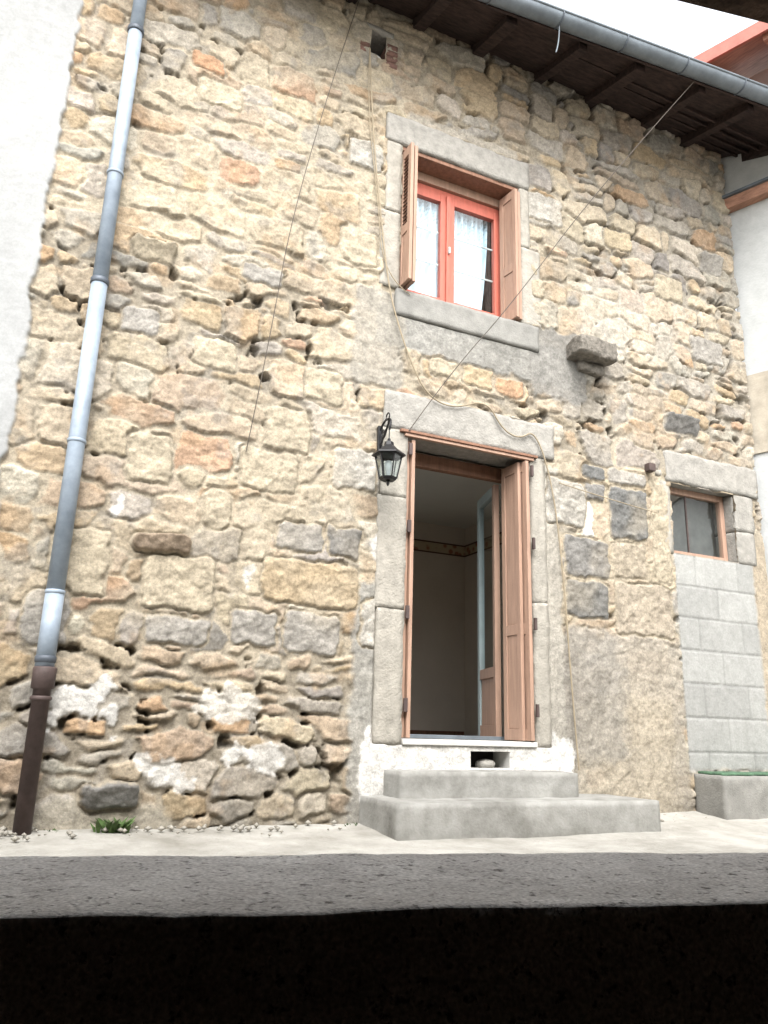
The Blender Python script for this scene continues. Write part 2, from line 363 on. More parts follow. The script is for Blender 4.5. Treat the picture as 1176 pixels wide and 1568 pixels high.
stamp(.54,.90,1.00,1.11,lin(184,164,142),.10,.8,.5)
stamp(.42,.74,-.47,-.33,dk2,.11,.8,.5)
stamp(.30,.6,2.95,3.1,be,.05,.9,.4); stamp(4.9,5.3,2.62,2.78,dk2,.05,.8,.5); stamp(5.5,5.8,4.4,4.6,gr,.05,.8,.4)
st=ss(.20,.02,np.abs(X-4.05-.05*np.sin(Z*7)-wx*2)-.06)*ss(2.3,2.9,Z)*ss(3.12,3.02,Z)
C*=(1-.35*st)[...,None]
bx0,bx1=4.90,5.82
inb=(ss(bx0-.004,bx0+.004,X)*ss(bx1+.02,bx1,X+wx)*ss(1.515,1.505,Z)*ss(-.28,-.20,Z+wz))
rowi=np.floor((Z+.10+.004*np.sin(X*9))/.268).astype(int); fz=(Z+.10)/.268-np.floor((Z+.10)/.268)
off=(rowi%2)*.24+.03; fx=(X-bx0+off)/.50; fxx=fx-np.floor(fx)
jd=np.minimum(np.minimum(fz,1-fz)*.268,np.minimum(fxx,1-fxx)*.50)+fbm(X,Z,.04,171,3)*.010
tb=ss(.001,.012,jd)
bid=(rowi*7+np.floor(fx).astype(int))%31; br=np.random.RandomState(3).rand(31)[bid]
hb=.004*tb-.004*(1-tb)+n1*.003
cbk=np.array(lin(190,190,185))*(1+.20*(br-.5)+fbm(X,Z,.3,181,4)*.25)[...,None]*(.85+.15*tb)[...,None]
H=H*(1-inb)+hb*inb; C=C*(1-inb[...,None])+cbk*inb[...,None]
rp=ss(5.80,5.86,X)*ss(2.1,1.5,Z)
H=H*(1-rp)+(.006+n1*.008)*rp; C=C*(1-rp[...,None])+np.array(lin(200,186,164))*rp[...,None]
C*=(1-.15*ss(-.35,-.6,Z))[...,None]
pe=-.215+fbm(X,Z,.14,191,4)*.10
pl=ss(.012,-.008,X-pe)
plcol=np.array(lin(196,197,195,.93))*(1+fbm(X,Z,.8,201,5)*.36+fbm(X,Z,.04,205,3)*.10)[...,None]
hp=.034+fbm(X,Z,.03,211,3)*.004+fbm(X,Z,.5,212,2)*.012
H=H*(1-pl)+hp*pl; C=C*(1-pl[...,None])+plcol*pl[...,None]
flat=[(2.10,3.52,4.58,4.86),(2.12,2.28,3.2,4.6),(3.38,3.52,3.2,4.6),(2.22,3.57,3.02,3.27),(2.16,3.70,2.08,2.41),(2.14,2.39,-.1,2.1),(3.43,3.60,-.1,2.1),(4.86,5.96,2.13,2.43),(5.64,5.90,1.5,2.15)]
for a_,b_,c_,d_ in flat:
    q=((X>a_+.015)&(X<b_-.015)&(Z>c_+.015)&(Z<d_-.015)); H[q]=np.minimum(H[q],-.01)
C=np.clip(C*K,.01,.85)
Y=-H
holes=[(2.365,3.455,-.085,2.09),(2.265,3.405,3.25,4.59),(4.905,5.655,1.515,2.135),(1.945,2.095,5.365,5.60),(2.90,3.22,-.235,-.12)]
qx=(xs[:-1]+xs[1:])/2; qz=(zs[:-1]+zs[1:])/2; QX,QZ=np.meshgrid(qx,qz)
keep=np.ones(QX.shape,bool)
for a_,b_,c_,d_ in holes: keep&=~((QX>a_)&(QX<b_)&(QZ>c_)&(QZ<d_))
plq=pl[:-1,:-1]>.5; blq=inb[:-1,:-1]>.5
idx=(np.arange(nz)[:,None]*nx+np.arange(nx)[None,:])
def gridob(name,mask,parent,m):
    a=idx[:-1,:-1][mask]; b=idx[:-1,1:][mask]; c=idx[1:,1:][mask]; d=idx[1:,:-1][mask]
    q=np.stack([a,b,c,d],1); used,inv=np.unique(q.ravel(),return_inverse=True)
    co=np.stack([X.ravel()[used],Y.ravel()[used],Z.ravel()[used]],1).astype(np.float32)
    me=bpy.data.meshes.new(name); nf=len(q)
    me.vertices.add(len(used)); me.vertices.foreach_set('co',co.ravel())
    me.loops.add(nf*4); me.loops.foreach_set('vertex_index',inv.ravel().astype(np.int32))
    me.polygons.add(nf); me.polygons.foreach_set('loop_start',(np.arange(nf)*4).astype(np.int32)); me.polygons.foreach_set('loop_total',np.full(nf,4,np.int32))
    me.update(calc_edges=True); me.polygons.foreach_set('use_smooth',np.ones(nf,bool))
    ca=me.color_attributes.new('Col','FLOAT_COLOR','POINT')
    cc=np.ones((len(used),4),np.float32); cc[:,:3]=C.reshape(-1,3)[used]; ca.data.foreach_set('color',cc.ravel())
    me.validate(); me.update()
    return link(bpy.data.objects.new(name,me),parent,m)
house=empty('stone_house'); lefth=empty('rendered_house')
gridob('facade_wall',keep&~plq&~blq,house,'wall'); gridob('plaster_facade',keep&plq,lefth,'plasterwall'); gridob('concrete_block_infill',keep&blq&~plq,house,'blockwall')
box('side_wall_left',-4,-1.68,.0,.3,-.65,5.95,'nwhite',lefth)
box('side_wall_right',5.86,5.995,.06,5,-.65,5.9,'rend',house); box('rear_wall',2.7,5.855,4.9,5.1,-.65,5.9,'rend',house); box('rear_wall_upper',-3.9,2.69,4.9,5.1,2.6,5.9,'rend',house)  # gap under rear_wall_upper is an unseen, added opening that daylights the entrance room
box('side_wall_far',-4.2,-4.0,.0,5.1,-.65,5.9,'rend',lefth)
def yE(x): return -.60-(x-2.5)*.09 if x>1 else -.465
def roof():
    vs=[];fs=[]
    xa,xb=-4.2,6.35
    for x in (xa,1.0,xb):
        e=yE(x)
        vs+= [(x,e,5.66),(x,0.12,5.965),(x,e,5.72),(x,2.6,6.9),(x,5.6,5.7)]
    for i in (0,1):
        o=i*5;p=o+5
        fs+=[(o,p,p+1,o+1),(o+2,o+3,p+3,p+2),(o+3,o+4,p+4,p+3),(o,o+2,p+2,p)]
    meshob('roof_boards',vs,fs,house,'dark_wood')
    vs=[];fs=[]
    nxx=260
    for j in range(2):
        for i in range(nxx+1):
            x=xa+(xb-xa)*i/nxx; wv=.03*math.sin(i*1.25)
            e=yE(x)-.03
            vs.append((x,e,5.76+wv) if j==0 else (x,2.6,6.96+wv))
    for i in range(nxx): fs.append((i,i+1,nxx+2+i,nxx+1+i))
    meshob('roof_tiles',vs,fs,house,'tile',True)
roof()
def slope_z(y,x):
    e=yE(x); return 5.66+(y-e)*(5.965-5.66)/(0.12-e)
k=0
for x in np.arange(-.1,6.3,.62):
    x=x+random.uniform(-.05,.05)
    e=yE(x)+.06; w=.045+random.uniform(-.006,.008); h=.11; sk=random.uniform(-.02,.02)
    vs=[]
    for (y,dz) in ((e,sk),(.1,0.)):
        zt=slope_z(y,x)-.003; hh=h if y>e else h*.75
        vs+=[(x-w+dz,y,zt),(x+w+dz,y,zt),(x+w+dz,y,zt-hh),(x-w+dz,y,zt-hh)]
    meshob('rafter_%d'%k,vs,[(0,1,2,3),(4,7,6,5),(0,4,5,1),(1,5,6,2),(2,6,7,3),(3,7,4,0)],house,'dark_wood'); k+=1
for y in (-.45,-.34,-.22,-.1):
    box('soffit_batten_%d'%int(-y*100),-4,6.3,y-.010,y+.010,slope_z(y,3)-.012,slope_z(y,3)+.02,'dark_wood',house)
gut=empty('roof_gutter')
def gutter():
    xa,xb=-.4,6.7; R_=.075; n=12; vs=[];fs=[]
    def ctr(x): return Vector((x,yE(x)-.075,5.665))
    for i,x in enumerate((xa,1.0,xb)):
        c=ctr(x)
        for rr in (R_,R_-.006):
            for k in range(n+1):
                a=math.pi+math.pi*k/n; vs.append((c.x,c.y+rr*math.cos(a),c.z+rr*math.sin(a)))
    m_=2*(n+1)
    for i in (0,1):
        for k in range(n):
            a=i*m_+k; fs.append((a,a+1,a+1+m_,a+m_)); a=i*m_+n+1+k; fs.append((a+m_,a+m_+1,a+1,a))
    meshob('trough',vs,fs,gut,'zinc',True)
    tube('front_bead',[(x,ctr(x).y-R_,5.668) for x in (xa,1.0,xb)],.011,'zinc',gut,poly=True)
    tube('rear_bead',[(x,ctr(x).y+R_,5.668) for x in (xa,1.0,xb)],.005,'zinc',gut,poly=True)
    for j,x in enumerate(np.arange(.2,6.6,.62)):
        c=ctr(x); pts=[(x,c.y+(R_+.004)*math.cos(a),c.z+(R_+.004)*math.sin(a)) for a in [math.pi+math.pi*q/14 for q in range(15)]]
        tube('bracket_%d'%j,pts,.006,'pipedark',gut,poly=True)
gutter()
box('fascia',1.0,6.4,0,.02,5.60,5.75,'dark_wood',house,mtx=Matrix.Translation((0,-.465-.02,0))@Matrix(((1,0,0,0),(-.09,1,0,.09),(0,0,1,0),(0,0,0,1))))
tube('gutter_tie',[(3.30,-.76,5.66),(3.32,-.73,5.45),(3.30,-.70,5.36)],.006,'zinc',gut)
# ================================================= dressed stones
def B(n,*a,m='granite',**k): return rough(n,*a,m,house,**k)
D0=.30
B('window_lintel',2.12,3.50,-.022,D0,4.585,4.85,seed=1,amp=.009)
B('window_jamb_left_upper',2.13,2.268,-.014,D0,3.93,4.585,m='granite2',seed=2); B('window_jamb_left_lower',2.10,2.268,-.012,D0,3.262,3.927,m='granite2',seed=3)
B('window_jamb_right_upper',3.402,3.50,-.014,D0,4.0,4.585,m='granite2',seed=4); B('window_jamb_right_lower',3.402,3.60,-.012,D0,3.262,3.997,m='granite2',seed=5)
B('window_sill',2.24,3.56,-.028,D0,3.04,3.262,m='cement',seed=6)
B('door_lintel',2.17,3.68,-.024,.36,2.113,2.405,m='granite',seed=7,amp=.009)
zz=[-.09,.80,1.60,2.112]
for i in range(3):
    B('door_jamb_left_%d'%i,2.165-(.02 if i%2 else 0),2.372,-.014,.36,zz[i],zz[i+1]+.003,m='granite2',seed=10+i,amp=.009,r=.004)
zz=[-.09,.95,2.112]
for i in range(2): B('door_jamb_right_%d'%i,3.448,3.585,-.014,.36,zz[i],zz[i+1]+.003,m='granite2',seed=20+i,r=.004,amp=.008)
B('small_window_lintel',4.86,5.98,-.024,.25,2.143,2.425,m='granite',seed=30,amp=.011)
B('small_window_jamb_right',5.655,5.9,-.014,.25,1.80,2.142,seed=31); B('small_window_jamb_right_low',5.655,5.88,-.013,.25,1.50,1.797,seed=32)
B('small_window_jamb_left',4.80,4.905,-.006,.25,1.50,2.14,m='granite2',seed=33)
B('small_window_sill',4.88,5.70,.002,.25,1.44,1.513,m='cement',seed=34)
M['corbel']=mat('corbel_stone',lin(158,151,140,.85),.95,25,.35,.9,50,dist=.014)
rough('stone_corbel',3.84,4.24,-.20,.06,3.05,3.20,'corbel',house,seed=35,amp=.022,r=.022,res=.018,fscale=7)
rough('stone_corbel_root',3.95,4.2,-.07,.06,2.96,3.06,'corbel',house,seed=36,amp=.018,r=.022,res=.018,fscale=7)
box('niche_recess',1.93,2.11,.28,.30,5.34,5.62,'voidm',house)
for i in range(4):
    rough('niche_brick_l%d'%i,1.86,1.945,-.012,.22,5.36+i*.062,5.36+i*.062+.052,'brick',house,seed=i,r=.006,amp=.003)
for i in range(4):
    rough('niche_brick_r%d'%i,2.098,2.2,-.014,.22,5.30+i*.062,5.30+i*.062+.052,'brick',house,seed=i+5,r=.006,amp=.003)
rough('niche_top',1.9,2.16,-.02,.22,5.60,5.66,'granite',house,seed=9,r=.012)
rough('niche_stone',1.97,2.07,.02,.14,5.36,5.43,'white',house,seed=12,r=.03,amp=.01)
box('vent_back',2.88,3.24,.2,.22,-.26,-.10,'voidm',house)
for a in ((2.885,2.902,-.01,.2,-.25,-.11),(3.218,3.235,-.01,.2,-.25,-.11),(2.885,3.235,-.01,.2,-.122,-.108),(2.885,3.235,-.01,.2,-.25,-.233)):
    box('vent_edge',*a,'white',house)
rough('vent_rubble',3.0,3.13,.02,.12,-.235,-.17,'granite',house,seed=44,r=.03,amp=.012)
# ================================================= window
win=empty('casement_window'); win.parent=house
fy=.20
def wbox(n,x0,x1,y0,y1,z0,z1,m='red',par=win,bev=.004): return box(n,x0,x1,y0,y1,z0,z1,m,par,bev)
def pane(n,x0,x1,y,z0,z1,par,mtx=Matrix.Identity(4)): return meshob(n,[mtx@Vector(v) for v in ((x0,y,z0),(x1,y,z0),(x1,y,z1),(x0,y,z1))],[(0,1,2,3)],par,'glass')
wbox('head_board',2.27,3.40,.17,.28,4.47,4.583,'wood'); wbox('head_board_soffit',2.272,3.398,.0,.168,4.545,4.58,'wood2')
wbox('frame_left',2.272,2.33,fy,fy+.06,3.264,4.468); wbox('frame_right',3.34,3.398,fy,fy+.06,3.264,4.468)
wbox('frame_top',2.332,3.338,fy,fy+.06,4.42,4.468); wbox('frame_bottom',2.332,3.338,fy,fy+.06,3.264,3.32)
for nme,a,b in (('left',2.334,2.802),('right',2.806,3.336)):
    y=fy+.012
    wbox('sash_%s_stile_a'%nme,a,a+.065,y-.02,y+.03,3.322,4.418); wbox('sash_%s_stile_b'%nme,b-.065,b,y-.02,y+.03,3.322,4.418)
    wbox('sash_%s_top'%nme,a+.066,b-.066,y-.02,y+.03,4.345,4.418); wbox('sash_%s_bottom'%nme,a+.066,b-.066,y-.02,y+.03,3.322,3.42)
    pane('glass_%s'%nme,a+.06,b-.06,y+.005,3.40,4.36,win)
    for zb in (3.74,4.05): wbox('glazing_bar_%s'%nme,a+.066,b-.066,y+.010,y+.020,zb,zb+.014,'white',bev=.002)
wbox('meeting_bead',2.785,2.823,fy-.028,fy-.009,3.33,4.41)
wbox('handle',2.795,2.812,fy-.05,fy-.029,3.84,3.90,'white')
for cn,ca,cb in (('curtain_left',2.31,2.86),('curtain_right',2.80,3.26)):
    vs=[];fs=[];n=70
    for j in range(7):
        for i in range(n+1):
            u=i/n; zz_=3.27+(4.46-3.27)*j/6
            pull=(.10*(1-j/6)**2 if cn=='curtain_right' else 0)
            vs.append((ca+(cb-pull-ca)*u,.27+.024*math.sin(i*.8)+.010*math.sin(i*.37)+(0 if cn=='curtain_left' else .022),zz_))
    for j in range(6):
        for i in range(n): fs.append((j*(n+1)+i,j*(n+1)+i+1,(j+1)*(n+1)+i+1,(j+1)*(n+1)+i))
    meshob(cn,vs,fs,win,'curtain',True)
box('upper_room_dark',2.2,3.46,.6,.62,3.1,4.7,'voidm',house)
def shutter(name,w,z0,z1,t,nl,mtx,par,louv=True,m='wood'):
    e=empty(name); e.parent=par
    H_=z1-z0; s=.045
    def bb(n,*a,mm=m): return box(n,*a,mm,e,.003,mtx)
    bb('stile_a',0,s,0,t,z0,z1); bb('stile_b',w-s,w,0,t,z0,z1)
    rails=[z0,z0+H_*.36,z1-.08] 
    for i,r in enumerate(rails): bb('rail_%d'%i,s+.001,w-s-.001,.001,t-.001,r,r+.08)
    for i in range(2):
        a=rails[i]+.081; b=rails[i+1]-.001
        if louv and i==1:
            q=a+.015
            while q<b-.01:
                vs=[(s,0.002,q),(w-s,.002,q),(w-s,t-.002,q+.022),(s,t-.002,q+.022),(s,.002,q+.006),(w-s,.002,q+.006),(w-s,t-.002,q+.028),(s,t-.002,q+.028)]
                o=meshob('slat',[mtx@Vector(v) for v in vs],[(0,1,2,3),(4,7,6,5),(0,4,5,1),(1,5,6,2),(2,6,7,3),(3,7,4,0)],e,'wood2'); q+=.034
        else: bb('panel_%d'%i,s+.001,w-s-.001,t*.3,t*.7,a,b,mm='wood')
    return e
def pm(x,y,dx,dy,fl=1):
    L=math.hypot(dx,dy); u=Vector((dx/L,dy/L,0)); v=Vector((-u.y,u.x,0))*fl
    return Matrix(((u.x,v.x,0,x),(u.y,v.y,0,y),(0,0,1,0),(0,0,0,1)))
shutter('window_shutter_left',.17,3.29,4.52,.028,0,pm(2.276,.03,.008,-.2,1),house)
shutter('window_shutter_left_inner',.17,3.29,4.52,.028,0,pm(2.320,.05,.008,-.2,1),house)
shutter('window_shutter_right',.22,3.29,4.52,.028,0,pm(3.392,-.03,-.02,.2,1),house,louv=False)
shutter('window_shutter_right_inner',.20,3.29,4.52,.028,0,pm(3.35,-.05,-.03,.2,1),house,louv=False)
# ================================================= door
door=empty('entrance_door'); door.parent=house
def dbox(n,*a,m='wood',bev=.003): return box(n,*a,m,door,bev)
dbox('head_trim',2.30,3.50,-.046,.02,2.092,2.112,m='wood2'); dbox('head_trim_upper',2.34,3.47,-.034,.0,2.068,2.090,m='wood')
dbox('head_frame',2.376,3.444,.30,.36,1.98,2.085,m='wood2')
dbox('threshold',2.374,3.446,-.03,.36,-.088,-.052,m='white',bev=.006); dbox('threshold_rail',2.374,3.446,.30,.335,-.050,-.022,m='zinc')
shutter('door_shutter_left',.27,-.045,2.055,.028,0,pm(2.376,.02,.0,.2,-1),door,louv=False)
shutter('door_shutter_left_fold',.27,-.045,2.055,.028,0,pm(2.408,-.01,.0,.2,-1),door,louv=False)
shutter('door_shutter_right',.26,-.045,2.055,.028,0,pm(3.444,.0,-.006,.2,1),door,louv=False)
shutter('door_shutter_right_fold',.24,-.045,2.055,.028,0,pm(3.412,-.04,-.014,.2,1),door,louv=False)
shutter('door_shutter_right_fold_b',.22,-.045,2.055,.028,0,pm(3.378,.02,-.008,.2,1),door,louv=False)
for i,zc in enumerate((.12,.74,1.35,1.93)):
    dbox('hinge_r%d'%i,3.425,3.445,-.062,-.04,zc,zc+.09,m='iron'); dbox('hinge_l%d'%i,2.378,2.405,-.03,-.012,zc,zc+.09,m='iron')
lm=pm(3.40,.36,.15,.50,1); gl=empty('glazed_leaf'); gl.parent=door
def lb(n,*a,m='wood',bev=.003): return box(n,*a,m,gl,bev,lm)
M['sage']=mat('sage_paint',lin(176,194,196,1.1),.5,9,.08,.05)
lb('stile_a',0,.06,0,.045,-.04,1.97,m='wood'); lb('stile_b',.46,.52,0,.045,-.04,1.97,m='sage'); lb('top',.061,.459,0.001,.044,1.89,1.97,m='sage'); lb('mid',.061,.459,.001,.044,.42,.50); lb('bottom',.061,.459,.001,.044,-.04,.06)
lb('panel',.061,.459,.012,.03,.061,.419,m='wood'); pane('glass',.061,.459,.022,.501,1.889,gl,lm)
ll=pm(2.42,.37,-.12,.5,-1)
box('left_leaf',0,.52,0,.045,-.04,1.97,'sage',door,.003,ll)
room=empty('entrance_room'); room.parent=house
rx0,rx1,ry0,ry1,rz0,rz1=.6,4.92,.37,3.45,-.08,2.48
def quad(n,v,m,p=room): return meshob(n,v,[(0,1,2,3)],p,m)
quad('floor',[(rx0,ry0-.01,rz0),(rx1,ry0-.01,rz0),(rx1,ry1,rz0),(rx0,ry1,rz0)],'floor'); quad('ceiling',[(rx0,ry0,rz1),(rx1,ry0,rz1),(rx1,ry1,rz1),(rx0,ry1,rz1)],'ceil')
quad('back_wall',[(2.9,ry1,rz0),(rx1,ry1,rz0),(rx1,ry1,rz1),(2.9,ry1,rz1)],'room'); quad('right_wall',[(rx1,ry0,rz0),(rx1,ry1,rz0),(rx1,ry1,rz1),(rx1,ry0,rz1)],'room')  # back_wall stops short: unseen opening added to brighten the room with daylight
quad('left_wall',[(rx0,ry0,rz0),(rx0,ry1,rz0),(rx0,ry1,rz1),(rx0,ry0,rz1)],'room')
quad('front_wall_l',[(rx0,ry0,rz0),(2.37,ry0,rz0),(2.37,ry0,rz1),(rx0,ry0,rz1)],'room'); quad('front_wall_r',[(3.45,ry0,rz0),(rx1,ry0,rz0),(rx1,ry0,rz1),(3.45,ry0,rz1)],'room'); quad('front_wall_t',[(2.37,ry0,2.09),(3.45,ry0,2.09),(3.45,ry0,rz1),(2.37,ry0,rz1)],'room')
box('frieze_back',2.91,rx1-.01,ry1-.008,ry1-.003,2.13,2.24,'frieze',room); box('frieze_right',rx1-.008,rx1-.003,ry0,ry1-.01,2.13,2.24,'frieze',room)
for zf in (2.112,2.242):
    box('frieze_line_back',2.91,rx1-.01,ry1-.011,ry1-.002,zf,zf+.016,'fline',room); box('frieze_line_right',rx1-.011,rx1-.002,ry0,ry1-.012,zf,zf+.016,'fline',room)
box('skirting_back',2.91,rx1-.02,ry1-.02,ry1-.002,-.078,.01,'wood2',room)
sw=empty('small_window'); sw.parent=house
def sb_(n,*a,m='wood',bev=.003): return box(n,*a,m,sw,bev)
sb_('frame_l',4.907,4.955,.10,.15,1.515,2.14); sb_('frame_r',5.605,5.653,.10,.15,1.515,2.14); sb_('frame_t',4.956,5.604,.10,.15,2.085,2.14); sb_('frame_b',4.956,5.604,.10,.15,1.515,1.565)
sb_('mullion',5.20,5.215,.115,.13,1.566,2.084,m='iron')
pane('glass',4.956,5.604,.124,1.566,2.084,sw)
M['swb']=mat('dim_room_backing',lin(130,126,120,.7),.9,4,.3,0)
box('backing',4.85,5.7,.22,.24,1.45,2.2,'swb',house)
# ================================================= steps
steps=empty('entrance_steps')
rough('upper_step',2.25,3.61,-.26,.03,-.62,-.243,'step',steps,seed=50,r=.008,amp=.003)
rough('lower_step',2.09,4.05,-.55,.03,-.70,-.402,'step',steps,seed=51,r=.009,amp=.004)
# ================================================= drainpipe
dp=empty('drainpipe'); py=-.085; px=.15
def cyl(n,x,y,z0,z1,r,m,par,r2=None): return lathe(n,[(r,z0),(r if r2 is None else r2,z1)],24,(x,y,0),m,par,True)
cyl('upper_pipe',px,py,4.66,5.95,.045,'pvc',dp); cyl('middle_pipe',px,py,2.66,4.66,.047,'pvc',dp); cyl('mid_lower_pipe',px,py,.70,2.66,.049,'pvc',dp); cyl('lower_pipe',px,py,.25,.70,.051,'pvc',dp)
for i,zc in enumerate((4.62,2.64,.30)): lathe('collar_%d'%i,[(.05,zc),(.056,zc+.005),(.056,zc+.035),(.05,zc+.04)],24,(px,py,0),'pipedark',dp,True)
for i,zc in enumerate((3.45,1.58,.68)): lathe('clamp_%d'%i,[(.05,zc),(.054,zc+.003),(.054,zc+.020),(.05,zc+.023)],24,(px,py,0),'pvc',dp,True); box('clamp_stay_%d'%i,px-.01,px+.01,py,.01,zc,zc+.02,'pvc',dp)
lathe('iron_pipe',[(.046,-.66),(.046,.16),(.060,.165),(.062,.27),(.056,.28)],24,(px+.005,py,0),'iron',dp,True)
lathe('iron_ring',[(.05,.10),(.056,.105),(.056,.12),(.05,.125)],24,(px+.005,py,0),'iron',dp,True)
# ================================================= lantern
lan=empty('wall_lantern'); lx,ly=2.11,-.25
def frust(n,r0,r1,z0,z1,m): return lathe(n,[(r0,z0),(r1,z1)],6,(lx,ly,0),m,lan,False,rot=.5)
zb,zt=1.635,1.80
for k in range(6):
    a=2*math.pi*(k+.5)/6
    tube('post_%d'%k,[(lx+.058*math.cos(a),ly+.058*math.sin(a),zb),(lx+.092*math.cos(a),ly+.092*math.sin(a),zt)],.005,'black',lan,poly=True)
    b=2*math.pi*(k+1.5)/6
    tube('rim_%d'%k,[(lx+.094*math.cos(a),ly+.094*math.sin(a),zt),(lx+.094*math.cos(b),ly+.094*math.sin(b),zt)],.007,'black',lan,poly=True)
frust('base_plate',.05,.064,zb-.012,zb+.008,'black'); frust('glass_body',.055,.089,zb+.008,zt,'glass')
lathe('roof',[(.118,zt),(.112,zt+.012),(.06,zt+.05),(.035,zt+.075),(.03,zt+.10),(.012,zt+.108)],6,(lx,ly,0),'black',lan,False,rot=.5)
lathe('finial_top',[(.006,zt+.10),(.013,zt+.115),(.006,zt+.13)],10,(lx,ly,0),'black',lan,True); lathe('finial_bottom',[(.004,zb-.05),(.012,zb-.035),(.006,zb-.02),(.02,zb-.012)],10,(lx,ly,0),'black',lan,True)
lathe('lamp_holder',[(.014,zb),(.014,zb+.04),(.022,zb+.06),(.028,zb+.10),(.014,zb+.13)],12,(lx,ly,0),'white',lan,True)
tube('hanging_loop',[(lx,ly,zt+.12),(lx,ly,zt+.20)],.004,'black',lan,poly=True)
wxp=2.14
tube('bracket_arm',[(wxp,0,2.02),(wxp,-.04,2.08),(wxp,-.12,2.12),(wxp-.01,-.22,2.09),(lx,ly-.02,2.03),(lx,ly,1.99)],.008,'black',lan)
sp=[(wxp,-.02-.0,1.90)]
for i in range(16):
    a=i*.5; r=.05*(1-i/18); sp.append((wxp,-.085+r*math.cos(a+2.6),2.03+r*math.sin(a+2.6)))
tube('bracket_scroll',sp,.006,'black',lan)
tube('bracket_tail',[(wxp,-.01,1.93),(wxp,-.06,1.97),(wxp,-.16,2.05),(wxp-.01,-.2,2.10)],.007,'black',lan)
sp=[(lx,ly+.03+.026*math.cos(a),2.10+.026*math.sin(a)) for a in [i*.5 for i in range(13)]]
tube('bracket_curl',sp,.005,'black',lan)
box('wall_plate',wxp-.018,wxp+.018,-.04,-.015,1.88,2.10,'black',lan,.004)
# ================================================= cables
def W(l,y=-.04): return [(a/100,y,b/100) for a,b in l]
tube('power_cable',W([(193,537),(198,461),(207,390),(216,325),(225,294),(237,264),(251,241),(273,235),(303,249),(317,227),(333,222),(348,233),(363,192),(371,119),(375,31),(379,-24)],-.045),.006,'cable')
tube('power_cable',W([(193,535),(193,480),(205,400),(212,330),(235,322)],-.04),.004,'cable')
tube('hanging_wire',[(1.83,-.03,5.87),(1.38,-.14,3.86),(1.24,-.12,2.35),(1.18,-.03,1.73)],.003,'wire')
tube('hanging_wire',[(4.72,-.82,5.60),(3.85,-.50,4.4),(3.10,-.28,3.2),(2.66,-.12,2.6),(2.36,-.05,2.10)],.0035,'wire')
tube('hanging_wire',W([(370,192),(420,186),(470,182)],-.045),.004,'cable')
jb=empty('junction_box'); box('case',4.63,4.70,-.07,-.01,2.18,2.25,'iron',jb,.006); lathe('sensor_head',[(.012,2.13),(.028,2.14),(.028,2.17),(.012,2.185)],14,(4.70,-.09,0),'granite2',jb,True)
pl_=empty('planter_ledge'); rough('concrete_kerb',4.93,7.2,-.30,.0,-.70,-.26,'cement',pl_,seed=60,r=.012,amp=.006)
rough('moss_strip',4.96,7.2,-.27,-.02,-.262,-.238,'green',pl_,seed=61,r=.008,amp=.005)
# ================================================= neighbor house right
nb=empty('neighboring_house')
u=Vector((.37,-.93,0)).normalized()
nmat=Matrix(((u.x,-u.y,0,6.03),(u.y,u.x,0,.05),(0,0,1,0),(0,0,0,1)))
def nbx(n,*a,m='nwhite',bev=0): return box(n,*a,m,nb,bev,nmat)
nbx('gable_wall',0.0,7,0.0,4.5,-.65,6.75); nbx('rear_wall_upper',-.6,-.002,0.0,4.5,5.9,6.75)
nbx('beige_render_band',0.02,7,-.02,-.001,2.6,3.4,m='rend')
nbx('balcony_board',-.02,3.2,-.10,-.002,5.24,5.36,m='nwood'); nbx('balcony_flashing',-.02,3.2,-.13,-.002,5.362,5.39,m='zinc')
nbx('shutter_panel',1.5,2.3,-.04,-.002,3.8,5.0,m='nwood')
vs=[nmat@Vector(v) for v in [(.05,-.80,6.52),(7,-.80,6.52),(7,2.4,8.1),(.05,2.4,8.1),(.05,-.80,6.46),(7,-.80,6.46),(7,2.4,8.04),(.05,2.4,8.04)]]
meshob('roof_tiles',vs[:4],[(0,1,2,3)],nb,'tile'); meshob('roof_soffit',vs[4:],[(0,1,2,3)],nb,'nwood')
nbx('fascia',.03,7,-.83,-.802,6.42,6.56,m='nred')
for i in range(11):
    x=.12+i*.6; vs=[nmat@Vector(v) for v in [(x,-.76,6.475),(x+.09,-.76,6.475),(x+.09,.0,6.84),(x,0,6.84),(x,-.76,6.38),(x+.09,-.76,6.38),(x+.09,.0,6.72),(x,0,6.72)]]
    meshob('rafter_%d'%i,vs,[(0,1,2,3),(4,7,6,5),(0,4,5,1),(1,5,6,2),(2,6,7,3),(3,7,4,0)],nb,'nwood')
